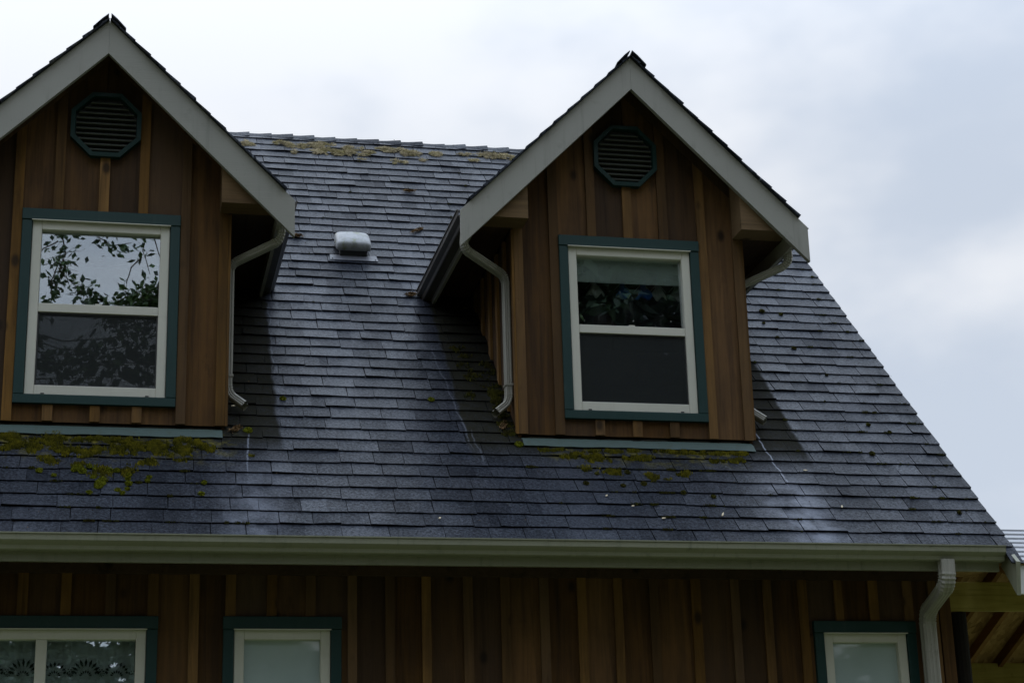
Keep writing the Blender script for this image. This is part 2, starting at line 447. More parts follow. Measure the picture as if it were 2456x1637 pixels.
# --- a vinyl window in its painted trim (front faces -y)
def window(x0, x1, z0, z1, yb, style, depth=1.2, trim=(.068, .080, .062), parent=H, zfull=None):
    """x0..x1,z0..z1: outside of the vinyl frame; yb: board face"""
    fw_ = .062
    b = B(); yo, yi = yb-.018, yb+.06
    b.box(x0, x0+fw_, yo, yi, z0, z1); b.box(x1-fw_, x1, yo, yi, z0, z1)
    b.box(x0+fw_, x1-fw_, yo, yi, z0, z0+fw_+.003); b.box(x0+fw_, x1-fw_, yo, yi, z1-fw_, z1)
    win = b.build('window', 'vinyl', parent, bevel=.004)
    # fine mitre joints of the frame corners
    s, t, u = trim; yt = yb-.034
    for nm, q in (('trim_board', (x0-s, x0-.002, z0, z1)), ('trim_board', (x1+.002, x1+s, z0, z1)),
                  ('trim_board', (x0-s-.002, x1+s+.002, z1+.002, z1+t)), ('trim_board', (x0-s, x1+s, z0-u, z0-.002))):
        top_ = q[2] > z1
        B().box(q[0], q[1], yt-(.006 if top_ else 0), yb-.0005, q[2], q[3]).build(nm, 'teal_trim', win, bevel=.003)
    B().box(x0-.004, x1+.004, yt-.012, yb-.022, z1-.004, z1+.0015).build('drip_cap', 'vinyl', win)
    ix0, ix1, iz0, iz1 = x0+fw_, x1-fw_, z0+fw_+.003, z1-fw_
    if style in ('hung',):
        zm = (z0+.570)+.0; r0, r1 = zm, zm+.060
        B().box(ix0, ix1, yb-.012, yb+.035, r0, r1).build('meeting_rail', 'vinyl', win, bevel=.003)
        xm = (ix0+ix1)/2
        B().box(xm-.022, xm+.022, yb-.006, yb+.02, r1, r1+.010).build('sash_lock', 'vinyl', win)
        B().box(ix0, ix1, yb+.026, yb+.032, r1, iz1).build('pane', 'glass', win)
        B().box(ix0, ix1, yb+.026, yb+.032, iz0, r0).build('pane', 'glass', win)
        sb = B(); sb.box(ix0, ix1, yb+.004, yb+.005, iz0, r0); sb.build('insect_screen', 'insect_screen', win)
        fb = B(); e = .009
        fb.box(ix0, ix0+e, yb, yb+.012, iz0, r0); fb.box(ix1-e, ix1, yb, yb+.012, iz0, r0)
        fb.box(ix0+e, ix1-e, yb, yb+.012, iz0, iz0+e); fb.box(ix0+e, ix1-e, yb, yb+.012, r0-e, r0); fb.build('screen_frame', 'dark_metal', win)
        for k in (.13, .87):
            xx = x0+(x1-x0)*k; B().box(xx-.012, xx+.012, yo-.002, yo+.003, z0+.004, z0+.012).build('weep_slot', 'dark_metal', win)
    elif style == 'slider':
        xm = (ix0+ix1)/2
        B().box(xm-.033, xm+.033, yb-.012, yb+.035, iz0, iz1).build('mullion', 'vinyl', win, bevel=.003)
        B().box(ix0, xm-.033, yb+.026, yb+.032, iz0, iz1).build('pane', 'glass', win)
        B().box(xm+.033, ix1, yb+.026, yb+.032, iz0, iz1).build('pane', 'glass', win)
    else:
        B().box(ix0, ix1, yb+.026, yb+.032, iz0, iz1).build('pane', 'frosted_glass', win)
    return win, (ix0, ix1, iz0, iz1)
def room(x0, x1, y0, y1, z0, z1, parent):
    b = B(); v = [(x0,y0,z0),(x1,y0,z0),(x1,y1,z0),(x0,y1,z0),(x0,y0,z1),(x1,y0,z1),(x1,y1,z1),(x0,y1,z1)]
    b.add(v, [(0,1,2,3),(4,7,6,5),(1,5,6,2),(2,6,7,3),(3,7,4,0)])
    return b.build('room_lining', 'room', parent, fixn=False)

# --- main wall
bx = [-1.80, -1.54, -1.285, -1.03, -.78, -.53, -.272, -.015, .253, .507, .758, .985, 1.238, 1.483, 1.747, 1.988, 2.22, 2.491, 2.736, 2.991, 3.244, 3.484, 3.735, 4.018, 4.289, 4.517, 4.762, 5.02, 5.27, 5.52, 5.70]
YB = .02
w1 = (-.770, .475, 2.0, 3.202); w2 = (1.009, 1.607, 2.0, 3.203); w3 = (4.893, 5.481, 2.0, 3.190)
mh = [w1, w2, w3]
mtop = lambda x: 3.56
mw = ring_wall('wall', 'soffit_wood', WA, WB, .3, mtop, .045, .14, mh, H)
bs = []
for x in bx:
    sp = [(.32, None)]
    for h in mh:
        if h[0]-.068-.03 < x < h[1]+.068+.03:
            sp = [(.32, h[2]-.062), (h[3]+.082, None)]
    bs.append((x, sp))
board_wall([WA]+[q for q in bx if WA+.1 < q < WB-.08]+[WB], bs, .32, mtop, YB, mh, mw, .062)
B().box(WB-.062, WB+.022, YB-.024, YB-.001, .32, 3.55).build('corner_board', 'cedar', mw)
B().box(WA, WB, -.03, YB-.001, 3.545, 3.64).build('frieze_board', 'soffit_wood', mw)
B().box(WA+.02, WB-.02, .03, .2, -.05, .31).build('foundation', 'concrete', H)
for a in (w1,): window(*a, YB, 'slider')
window(*w2, YB, 'single'); window(*w3, YB, 'single')
room(-1.4, 1.0, .142, 3.0, .5, 3.4, H)
# gable ends and back wall close the house
for xg, s in ((WA, -1), (WB, 1)):
    b = B(); gp = [(xg, .145, .3), (xg, 8.5, .3), (xg, 8.5, 3.5), (xg, RID, RID+K-.12), (xg, .145, .145+K-.12)]
    b.prism(gp, (-.12*s, 0, 0)); gw = b.build('gable_wall', 'cedar', H)
    y = .40
    while y < 8.4:
        zt = (y if y < RID else 2*RID-y)+K-.16
        B().box(min(xg+.002*s, xg+.022*s), max(xg+.002*s, xg+.022*s), y-.032, y+.032, .32, zt-.03).build('batten', 'cedar_batten', gw); y += .2515
B().box(WA+.13, WB-.13, 8.4, 8.5, .3, 3.6).build('back_wall', 'cedar', H)

# --- main roof deck with openings below the dormers
deck = B()
def slab(x0, x1, y0, y1, n0=-.075, n1=-.012):
    deck.loft([[roofpt(x, y0, n0), roofpt(x, y0, n1), roofpt(x, y1, n1), roofpt(x, y1, n0)] for x in (x0, x1)])
HX = .80
xs = [XA+.03, XL-HX, XL+HX, XR-HX, XR+HX, XB-.03]
slab(xs[0], xs[-1], -.45, .43); slab(xs[0], xs[-1], 2.2, RID)
for a, c in ((0, 1), (2, 3), (4, 5)): slab(xs[a], xs[c], .43, 2.2)
deck.loft([[Vector((x, RID, RID+K-.11)), Vector((x, RID, RID+K-.02)), Vector((x, 8.98, 3.62-.17)), Vector((x, 8.98, 3.52-.17))] for x in (xs[0], xs[-1])])
ROOF = deck.build('roof', 'soffit_wood', H)
deck = B()
slab(xs[0], xs[-1], -.45, .40, -.0119, -.0117); slab(xs[0], xs[-1], 2.2, RID-.02, -.0119, -.0117)
for a, c in ((0, 1), (2, 3), (4, 5)): slab(xs[a], xs[c], .40, 2.2, -.0119, -.0117)
deck.build('underlayment', 'asphalt_edge', ROOF)

# --- shingle tabs
E0, EXP, TL_, TH = -.485, .146, .178, .0125
def dorm_skip(xa, xb, yc):
    for xc in (XL, XR):
        d = min(abs(xa-xc), abs(xb-xc)); d = max(abs(xa-xc), abs(xb-xc))
        if yc > .40 and d <= .848 and yc < 2.1: return True
        if yc >= .40 and d < (3.15-yc)/PD-.02 and yc > 1.9: return True
    return False
tabs = []
row = 0
while True:
    y0 = E0+row*EXP*.7071
    if y0 > RID-.03: break
    x = XA+R.uniform(-.3, 0); cuts = [XA]
    while x < XB:
        x += R.choice((.18, .21, .24, .26, .29, .32, .36))*R.uniform(.9, 1.1)
        if cuts[-1]+.09 < x < XB-.08: cuts.append(x)
    cuts.append(XB+R.uniform(-.006, .004))
    yc = y0+.05
    if .40 < yc < 2.1:
        for xc in (XL, XR):
            for e in (xc-.847, xc+.847):
                cuts = [q for q in cuts if abs(q-e) > .07]+[e]
        cuts.sort()
    wob = [R.uniform(-.004, .004) for _ in cuts]
    for i in range(len(cuts)-1):
        if dorm_skip(cuts[i], cuts[i+1], yc): continue
        tabs.append((row, y0, cuts[i], cuts[i+1], R.random()))
    row += 1
def proj(P):
    d = P-CAM; z = d.dot(fw)
    return (1228+FPX*d.dot(rt2)/z, 818.5-FPX*d.dot(up2)/z, z)
def tab_geo(b, t):
    row, y0, xa, xb, r = t
    rr = random.Random(int(r*1e9)); cl = lambda v: min(1, max(0, v)); base = rr.gauss(.44, .11)
    t1, t2 = cl(base+rr.gauss(0, .13)), cl(base+rr.gauss(0, .13))
    g_ = rr.uniform(.0014, .0026); ya = y0+rr.uniform(-.0045, .0045)
    h1, h2 = TH+rr.uniform(-.0012, .002), TH+rr.uniform(-.0012, .002)
    if rr.random() < .10: h1 += .006
    if rr.random() < .06: h2 += .006
    d1, d2 = rr.uniform(-.002, .002), rr.uniform(-.002, .002)
    yt = min(y0+TL_*.7071, RID)
    xm = xa+(xb-xa)*rr.uniform(.30, .70); hm = (h1+h2)/2+rr.uniform(-.001, .001); dm = rr.uniform(-.003, .003); lam = rr.choice((-.0022, .0022, 0))
    sk = rr.uniform(-.004, .004)
    n0 = -.0115
    A = [roofpt(xa+g_, ya+d1, n0), roofpt(xm, ya+dm, n0), roofpt(xb-g_, ya+d2, n0)]
    T = [roofpt(xa+g_, ya+d1, n0+h1), roofpt(xm, ya+dm, n0+hm), roofpt(xb-g_, ya+d2, n0+h2), roofpt(xm, ya+dm-lam, n0+hm+lam)]
    U = [roofpt(xa+g_+sk, yt, n0+.0012), roofpt(xm, yt, n0+.0012), roofpt(xb-g_+sk, yt, n0+.0012), roofpt(xm, yt, n0+.0012)]
    # butt, butt, top left, top right, sides, underside: eight faces
    b.tint = t1; n = len(b.v)
    b.add(A+T+U, [(0, 1, 4, 3), (1, 2, 5, 6), (3, 4, 8, 7), (6, 5, 9, 10), (0, 3, 7), (2, 9, 5), (1, 0, 7, 8), (2, 1, 8, 9)])
    for k in (5, 6, 9, 10): b.t[n+k] = t2
def vis(t):
    row, y0, xa, xb, r = t
    p0 = proj(roofpt(xa, y0)); p1 = proj(roofpt(xb, y0+.1))
    x0, x1 = max(0, p0[0]), min(2456, p1[0]); inside = max(0, x1-x0)*max(0, p0[1]-p1[1])
    if p0[1] > 1300: inside *= .6
    return inside
order = sorted(range(len(tabs)), key=lambda i: -vis(tabs[i]))
single = set(order[:300])
field = B()
for i, t in enumerate(tabs):
    if i in single:
        b = B(); tab_geo(b, t); b.build('shingle', 'shingle', ROOF, fixn=False, mat2='asphalt_edge', idx=(0, 1, 4, 5))
    else: tab_geo(field, t)
fo = field.build('shingle_field', 'shingle', ROOF, fixn=False, mat2='asphalt_edge', idx=(0, 1, 4, 5)); tag(fo, kind='stuff')
b = B(); b.tint = .4
for (xa, xb, ya, yb_) in ((6.0, XB+.004, -.60, -.45),):
    q8 = [roofpt(xa, ya, -.022), roofpt(xb, ya, -.026), roofpt(xb, yb_, -.0115), roofpt(xa, yb_, -.0115)]; b.loft([q8, [q+Vector((0, -.007, .007)) for q in q8]])
b.build('shingle', 'shingle', ROOF)
# ridge caps: lapped pieces, butt ends towards the right
x = XA-.02
while x < XB-.16:
    b = B(); ln = min(.262, XB+.01-x); b.tint = R.random()*.6
    lift = R.uniform(.004, .013); z1, z0 = lift, -.006
    dz = R.uniform(-.004, .004)
    prof = [(-.075, -.082), (-.05, -.052), (-.025, -.024), (0, -.012), (.025, -.024), (.08, -.08), (.13, -.135)]
    rings = []
    for k, (xx, hh, th) in enumerate(((x, z0, .003), (x+ln*.5, (z0+z1)/2-.002, .005), (x+ln, z1+R.uniform(0, .005), .008))):
        top_ = [Vector((xx, RID+a, RID+K+c+hh+dz+th)) for a, c in prof]; bot = [Vector((xx, RID+a, RID+K+c+hh+dz)) for a, c in prof][::-1]
        rings.append(top_+bot)
    b.loft(rings); b.build('ridge_cap', 'shingle', ROOF)
    x += .205+R.uniform(-.008, .008)

# --- main eave: fascia, gutter, rake boards
B().box(XA+.08, 5.985, -.437, -.405, 3.538, 3.672).build('fascia', 'gutter_paint', H)
def gutter_profile(s=1.0):
    # (outward, up) from the back top edge: K-style
    return [(0, 0), (0, -.094), (.062, -.094), (.068, -.088), (.074, -.066), (.092, -.052), (.104, -.040), (.106, -.006), (.113, -.004), (.113, .003), (.098, .003), (.098, -.006), (.098, -.036), (.066, -.062), (.058, -.088), (.006, -.088), (.006, 0)]
gt = B(); prof = gutter_profile()
gt.loft([[Vector((x, -.4375-o_, 3.688+u_)) for o_, u_ in prof] for x in (XA+.09, 1.1, 2.6, 4.3, 5.99)])
GUT = gt.build('gutter', 'gutter_paint', H)
eb = B(); outl = prof[:10]
eb.prism([(5.991, -.4375-o_, 3.688+u_) for o_, u_ in outl], (.003, 0, 0)); eb.build('end_cap', 'gutter_paint', GUT)
for xj in (.62, 3.05): 
    jb = B(); jb.loft([[Vector((x, -.4375-o_*1.012-.001, 3.688+u_*1.015)) for o_, u_ in prof[1:9]] for x in (xj, xj+.035)], closed=False); jb.build('joint_sleeve', 'gutter_paint', GUT)
for xr_, s in ((XB-.055, 1), (XA+.055, -1)):
    b = B(); t0 = xr_; t1 = xr_+.028*s
    q = [(-.455, -.014), (RID, -.014), (RID, -.26), (-.60+.02, -.26)]
    pl = [Vector((t0, -.455, -.455+K-.02)), Vector((t0, RID, RID+K-.02)), Vector((t0, RID, RID+K-.25)), Vector((t0, -.42, -.42+K-.25+.03)), Vector((t0, -.56, 3.36)), Vector((t0, -.60, 3.575))]
    b.prism(pl, (t1-t0, 0, 0)); b.build('rake_board', 'gutter_paint', H)
    b = B(); pl = [Vector((t0, RID, RID+K-.02)), Vector((t0, 8.9, K-.4)), Vector((t0, 8.9, K-.62)), Vector((t0, RID, RID+K-.25))]
    b.prism(pl, (t1-t0, 0, 0)); b.build('rake_board', 'gutter_paint', H)
    # plywood closing the eave corner
    x0_, x1_ = sorted((WB if s > 0 else WA, t0-.004*s))
    B().box(x0_+.03, x1_, -.40, .05, 3.585, 3.60).build('soffit_panel', 'osb', H)

# --- rectangular downspout swept along a path, ribbed elbows
def downspout(path, w, d, label=None, parent=H, bend=.05):
    """path: list of points; cross-section w (x) by d (y)"""
    P = [Vector(q) for q in path]; pts = []          # (point, tangent, scale)
    for i, q in enumerate(P):
        if i in (0, len(P)-1): pts.append((q, None, 1)); continue
        a = (P[i-1]-q).normalized(); c = (P[i+1]-q).normalized(); n = 12
        ra = min(bend, (P[i-1]-q).length*.48, (P[i+1]-q).length*.48)
        for k in range(n+1):
            t = k/n; pt = (q+a*ra)*(1-t)**2+q*2*t*(1-t)+(q+c*ra)*t*t
            pts.append((pt, None, 1.0 if k in (0, n) else (1.05 if k % 2 else .96)))
    out = []
    for i, (q, _, s) in enumerate(pts):
        t = (pts[min(i+1, len(pts)-1)][0]-pts[max(i-1, 0)][0]).normalized(); out.append((q, t, s))
    b = B(); rings = []
    for q, t, s in out:
        ay = Vector((0, 1, 0)); ax = ay.cross(t)
        if ax.length < .2: ax = Vector((1, 0, 0)).cross(t).cross(t)*-1
        ax.normalize(); ay = t.cross(ax).normalized()
        hw, hd = w/2*s, d/2*s; rb = .004; ch = min(w, d)*.16
        prof2 = [(-hw+ch, -hd), (-hw*.45, -hd), (-hw*.3, -hd+rb), (-hw*.1, -hd+rb), (hw*.1, -hd), (hw*.25, -hd+rb), (hw*.5, -hd+rb), (hw*.6, -hd), (hw-ch, -hd),
                 (hw, -hd+ch), (hw, -hd*.3), (hw-rb, -hd*.2), (hw-rb, hd*.2), (hw, hd*.3), (hw, hd-ch), (hw-ch, hd), (-hw+ch, hd), (-hw, hd-ch), (-hw, hd*.3), (-hw+rb, hd*.2), (-hw+rb, -hd*.2), (-hw, -hd*.3), (-hw, -hd+ch)]
        rings.append([q+ax*u+ay*v for u, v in prof2])
    b.loft(rings, cap=False)
    o = b.build('downspout', 'pipe_paint', parent)
    return o
# main downspout at the right corner
dm = downspout([(5.585, -.49, 3.60), (5.58, -.49, 3.44), (5.61, -.075, 3.32), (5.61, -.075, .25), (5.61, -.30, .12)], .095, .085, bend=.085)
B().box(5.555, 5.665, -.123, .0, 1.9, 1.93).build('strap', 'pipe_paint', dm)

# --- dormers
def dormer(xc, which):
    fh, hw = .246, 1.273
    ru = lambda x: ZAP-.055-PD*abs(x-xc)                 # underside of the dormer roof deck
    zt = lambda x: ru(x)-.004
    zb = 4.604; yb = YD+.021
    hole = (xc-.4525, xc+.4525, 4.781, 5.989)
    wl = ring_wall('dormer_wall', 'soffit_wood', xc-.846, xc+.846, zb+.01, zt, yb+.022, yb+.09, [hole], H)
    jt = [-.846, -.555, -.27, 0, .27, .555, .846]
    bat = []
    for k, o in enumerate(jt):
        if abs(o) > .8: bat.append((xc+math.copysign(.815, o), [(zb-.004, None)]))
        elif abs(o) > .5: bat.append((xc+o, [(zb, None)]))
        elif abs(o) > .1: bat.append((xc+o, [(zb, 4.716), (6.071, None)]))
        else: bat.append((xc+o+.002, [(zb, 4.716), (6.071, 6.47)]))
    if which == 'L': bat = [(x+(-.025 if abs(x-xc+.27) < .02 else 0), s) if s[0][1] else (x, s) for x, s in bat]
    board_wall([xc+q for q in jt], bat, zb, zt, yb, [hole], wl)
    # rake frieze boards on the wall
    for s in (-1, 1):
        a, c = xc, xc+s*.845
        B().prism([(a, YD-.008, ru(a)-.006), (c, YD-.008, ru(c)-.006), (c, YD-.008, ru(c)-.125), (a, YD-.008, ru(a)-.125)], (0, .008-.0015+.0, 0)).build('frieze_board', 'cedar', wl)
    # cheeks (side walls)
    for s in (-1, 1):
        xo = xc+s*.8465; zs = 6.10
        ck = B(); yE = zs-K+.02
        ck.prism([(xo-s*.022, YD+.115, YD+.115+K-.03), (xo-s*.022, YD+.115, zs), (xo-s*.022, yE, zs)], (-s*.07, 0, 0))
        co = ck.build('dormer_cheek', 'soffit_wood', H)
        y = YD+.021; k = 0
        while y < yE-.05:
            ye = min(y+.27, yE-.01)
            za, zc = y+.003+K-.012, ye-.003+K-.012
            bb = B(); bb.prism([(xo, y+.003, za), (xo, ye-.003, zc), (xo, ye-.003, zs), (xo, y+.003, zs)], (-s*.02, 0, 0)); bb.build('board', 'cedar', co)
            if k:
                bb = B(); bb.prism([(xo+s*.0005, y-.032, y-.032+K+.004), (xo+s*.0005, y+.032, y+.032+K+.004), (xo+s*.0005, y+.032, zs), (xo+s*.0005, y-.032, zs)], (s*.02, 0, 0)); bb.build('batten', 'cedar_batten', co)
            y += .27; k += 1
        B().prism([(xo+s*.0005, YD-.0, zb-.002), (xo+s*.0005, YD+.045, zb+.02), (xo+s*.0005, YD+.045, zs), (xo+s*.0005, YD, zs)], (s*.018, 0, 0)).build('corner_batten', 'cedar_batten', co)
    # window and what is behind it
    win, inn = window(xc-.4525, xc+.4525, 4.781, 5.989, yb, 'hung')
    room(xc-.79, xc+.79, yb+.095, 3.0, 4.0, 6.35, H)
    # octagonal louvred vent
    cz = 6.703; ro, ri = .236, .203
    def octo(r, y): 
        q = r/math.cos(math.pi/8)
        return [Vector((xc+q*math.cos(math.pi/8+k*math.pi/4), y, cz+q*math.sin(math.pi/8+k*math.pi/4))) for k in range(8)]
    vb = B(); vb.loft([octo(ro, yb), octo(ro, YD-.03), octo(ri+.004, YD-.034), octo(ri, YD-.015), octo(ri, yb)], cap=False)
    vt = vb.build('gable_vent', 'shaded_teal_trim', H)
    bb = B(); bb.add(octo(ri, yb-.001), [tuple(range(8))]); bb.build('vent_backing', 'dark_metal', vt)
    n = 10
    for k in range(n):
        z = cz-ri+.012+(2*ri-.02)*(k+.5)/n; ap = ri*math.tan(math.pi/8)
        dz = abs(z-cz)-ap; half = ri-.003 if dz <= 0 else ri-dz-.003
        B().prism([(xc-half, YD-.018, z-.014), (xc-half, YD+.016, z+.012), (xc-half, YD+.018, z+.007), (xc-half, YD-.014, z-.019)], (2*half, 0, 0)).build('louvre', 'louvre_paint', vt)
    # apron flashing on the main roof
    ap = B(); ys = [.300, .335, .375, .42]
    ap.loft([[roofpt(x, .316+.003*math.sin(x*9)+.002*math.sin(x*31), .0085), roofpt(x, .36, .0105+.0015*math.sin(x*7)), Vector((x, .384, zb-.036)), Vector((x, .40, zb-.027)), Vector((x, .43, zb-.025)), roofpt(x, .37, .0), roofpt(x, .316+.003*math.sin(x*9)+.002*math.sin(x*31), .0045)] for x in [xc-.83+.0692*k for k in range(25)]])
    ap.build('apron_flashing', 'flashing_paint', H)
    # roof deck
    yf = YD-OH                                     # front of the rake board
    dk = B(); ybk = 3.3
    for s in (-1, 1):
        e = 1.175
        for (d0, d1) in ((0, e),):
            A = [(xc, ZAP), (xc+s*e, ZAP-PD*e), (xc+s*e, ZAP-PD*e-.05), (xc, ZAP-.05)]
            dk.loft([[Vector((q[0], yf+.04, q[1])) for q in A], [Vector((q[0], yv, q[1])) for q, yv in zip(A, (3.25, ZAP-PD*e-K+.05, ZAP-PD*e-K+.05, 3.25))]])
    dr = dk.build('dormer_roof', 'soffit_wood', H)
    # rake boards, plumb cut at both ends
    for s in (-1, 1):
        pl = [(xc, ZAP), (xc+s*hw, ZAP-PD*hw), (xc+s*hw, ZAP-PD*hw-.262), (xc, ZAP-fh)]
        pl = [Vector((q[0]+s*.0006, yf, q[1])) for q in pl]
        B().prism(pl, (0, .038, 0)).build('rake_board', 'fascia_rough' if (which == 'L' and s > 0) else 'fascia_paint', dr)
        # boxed eave return and side soffit
        e0, e1 = .785, 1.165; zr = 6.102; lo = lambda d: ZAP-PD*d-.06
        B().prism([(xc+s*e0, yf+.041, zr), (xc+s*1.15, yf+.041, zr), (xc+s*1.15, yf+.041, lo(1.15)), (xc+s*e0, yf+.041, lo(e0))], (0, YD-.012-yf-.041, 0)).build('eave_return', 'return_wood', dr)
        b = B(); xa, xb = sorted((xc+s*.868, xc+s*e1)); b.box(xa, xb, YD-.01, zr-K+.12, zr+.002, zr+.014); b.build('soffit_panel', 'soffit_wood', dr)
        xa, xb = sorted((xc+s*e1, xc+s*(e1+.024)))
        B().box(xa, xb, yf+.039, 6.0-K+.12, 5.995, 6.20).build('eave_fascia', 'pipe_paint', dr)
        # side gutter
        gb = B(); x0 = xc+s*(e1+.0245); zt_ = 6.135
        gb.loft([[Vector((x0+s*o_*.95, y, zt_+u_)) for o_, u_ in prof] for y in (yf+.0385, .8, 1.4, zt_-K-.03)])
        gb.build('side_gutter', 'brown_gutter', dr)
        # shingle strips: their ends make the stepped rake edge
        rr = random.Random(int(xc*100)+s*7)
        L_ = 1.205*1.4; ln = .146; k = 0
        nx, nz_ = s*PD/1.4, 1/1.4
        while k*ln < L_-.05:
            u0 = max(0, L_-k*ln-.178); u1 = L_-k*ln
            b = B(); b.tint = rr.random(); th = .0125+rr.uniform(-.002, .004); cr = rr.uniform(-.007, .007)
            def pt(u, n, y): return Vector((xc+s*u/1.4+nx*n, y, ZAP-PD*u/1.4+nz_*n))
            rg = []
            for j, y in enumerate((yf-.030+cr, yf+.02, yf+.5, 1.2, 2.0, 3.2)):
                ymax = ZAP-PD*u1/1.4-K+.18
                y = min(y, ymax)
                jt_ = rr.uniform(-.003, .004) if j < 2 else 0
                rg.append([pt(u1+jt_, .002, y), pt(u1+jt_, .006+th, y), pt(u0, .008, y), pt(u0, .003, y)])
            b.loft(rg); b.build('shingle_strip', 'shingle', dr); k += 1
    # ridge caps of the dormer, gaping at the front end
    y = yf-.045; k = 0
    while y < 3.1:
        for s in (-1, 1):
            b = B(); b.tint = R.random(); o = R.uniform(0, .012)+(.012 if k == 0 else 0)
            gp = .008 if k == 0 else .001
            rg = []
            for (yy, h) in ((y, .020+o), (y+.13, .017+o*.4), (y+.25, .012)):
                rg.append([Vector((xc+s*gp, yy, ZAP+h)), Vector((xc+s*.05, yy, ZAP-.044+h+.006)), Vector((xc+s*.11, yy, ZAP-.106+h+.002)),
                           Vector((xc+s*.11, yy, ZAP-.106+h-.008)), Vector((xc+s*.05, yy, ZAP-.044+h-.006)), Vector((xc+s*gp, yy, ZAP+h-.011))])
            b.loft(rg); b.build('ridge_cap', 'shingle', dr)
        y += .2; k += 1
    # downspouts, one at each front corner
    for s in (-1, 1):
        xo = xc+s*1.205
        d = downspout([(xo, .38, 6.06), (xo+s*.004, .38, 5.93), (xc+s*.875, .56, 5.80), (xc+s*.875, .56, 4.87), (xc+s*.985, .50, 4.775)], .050, .074, bend=.06)
        B().box(min(xc+s*.847, xc+s*.905), max(xc+s*.847, xc+s*.905), .519, .601, 4.985, 5.0).build('strap', 'pipe_paint', d)
    return win
winL = dormer(XL, 'L'); winR = dormer(XR, 'R')
# half-drawn roller blind in the right dormer window
bl = B(); bl.box(XR-.40, XR+.40, .462, .465, 5.765, 5.99); bl.box(XR-.40, XR+.40, .458, .469, 5.752, 5.768); bl.build('roller_blind', 'blind_cloth', winR)

# --- plastic roof vent
def roof_vent():
    xc, y0 = 2.06, 2.325
    def P(u, v, n): return roofpt(xc+u, y0+v*.7071, n)
    b = B(); hwf = .195
    b.loft([[P(-hwf, 0, .003), P(hwf, 0, .003), P(hwf-.005, .10, .001), P(-hwf+.005, .10, .001)], [P(-hwf, 0, .008), P(hwf, 0, .008), P(hwf-.005, .10, .006), P(-hwf+.005, .10, .006)]])
    rv = b.build('roof_vent', 'flange_plastic', H)
    b = B(); b.loft([[P(-.11, .085, .006), P(.11, .085, .006), P(.11, .33, .006), P(-.11, .33, .006)], [P(-.11, .085, .075), P(.11, .085, .075), P(.11, .33, .075), P(-.11, .33, .075)]])
    b.build('vent_throat', 'dark_metal', rv)
    b = B(); rings = []
    # superellipse cap, front edge high, rounded
    for n, sc_, dv in ((.052, .99, 0), (.056, 1.02, 0), (.080, 1.02, .002), (.100, 1.0, .004), (.111, .965, .006), (.117, .90, .008), (.120, .78, .010), (.121, .40, .012)):
        rg = []
        for k in range(40):
            a = 2*math.pi*k/40; ca, sa = math.cos(a), math.sin(a)
            u = .141*sc_*math.copysign(abs(ca)**.24, ca); v = .205+dv+.125*sc_*math.copysign(abs(sa)**.24, sa)
            # skirt drops towards the front, bows at the middle
            nn = n+.012*(1-(u/.14)**2)*(1 if n > .06 else .3)-.05*max(0, (v-.205)/.125)*(1 if n < .07 else .35)
            rg.append(P(u, v, nn))
        rings.append(rg)
    b.loft(rings); b.build('vent_hood', 'hood_plastic', rv, smooth=True)
    for (u, v) in ((-.175, .02), (.175, .02)):
        b = B(); b.loft([[P(u+.006*math.cos(k), v+.006*math.sin(k), n) for k in (0, 1.05, 2.1, 3.14, 4.2, 5.25)] for n in (.008, .012)]); b.build('screw', 'dark_metal', rv)
roof_vent()

# ------------------------------------------------------------------ the porch beside the house
PO = empty('porch', (7.2, .1, 0))
tag(PO, 'unfinished porch with new timber beams, dark post and pale shingled roof beside the house', 'porch')
B().box(5.835, 9.4, .08, .12, 3.357, 3.556).build('beam', 'treated', PO, bevel=.003)
B().box(5.835, 9.4, 2.25, 2.29, 3.05, 3.275).build('beam', 'treated', PO, bevel=.003)
for x in (5.868, 9.2):
    b = B()
    rg = [[Vector((x+.072+.072*math.cos(a)*f, .175+.072*math.sin(a)*f, z)) for a in [k*math.pi/8+.2 for k in range(16)]] for z, f in ((0, 1.08), (1.5, 1.02), (3.355, 1))]
    b.loft(rg); b.build('post', 'dark_post', PO)
pz = lambda y: 3.62+.4245*(y+.35) if y < .64 else 3.62+.4245*.99-.4245*(y-.64)
for k in range(13):
    x = 6.13+.29*k
    for ya, yb_ in ((-.28, .62), (.66, 2.6)):
        b = B(); b.prism([(x, ya, pz(ya)-.025), (x, yb_, pz(yb_)-.025), (x, yb_, pz(yb_)-.115), (x, ya, pz(ya)-.115)], (.038, 0, 0)); b.build('rafter', 'rafter', PO)
b = B(); b.prism([(6.10, -.34, pz(-.34)-.022), (6.10, .64, pz(.64)-.022), (6.10, 2.7, pz(2.7)-.022), (6.10, 2.7, pz(2.7)-.008), (6.10, .64, pz(.64)-.008), (6.10, -.34, pz(-.34)-.008)], (3.4, 0, 0)); b.build('sheathing', 'osb', PO)
for k in range(16):
    back = k >= 8; kk = k-8 if back else k
    y0 = -.36+kk*.135 if not back else 2.72-kk*.27; y1 = y0+(.17 if not back else -.30)
    y1 = min(y1, .64) if not back else max(y1, .64)
    b = B(); b.prism([(6.09, y0, pz(y0)+.014), (6.09, y1, pz(y1)-.002), (6.09, y1, pz(y1)-.006), (6.09, y0, pz(y0)-.006)], (3.42, 0, 0)); b.build('shingle_course', 'pale_shingle', PO)
B().box(6.16, 9.5, -.335, -.31, 3.405, 3.60).build('fascia', 'white_paint', PO, bevel=.002)

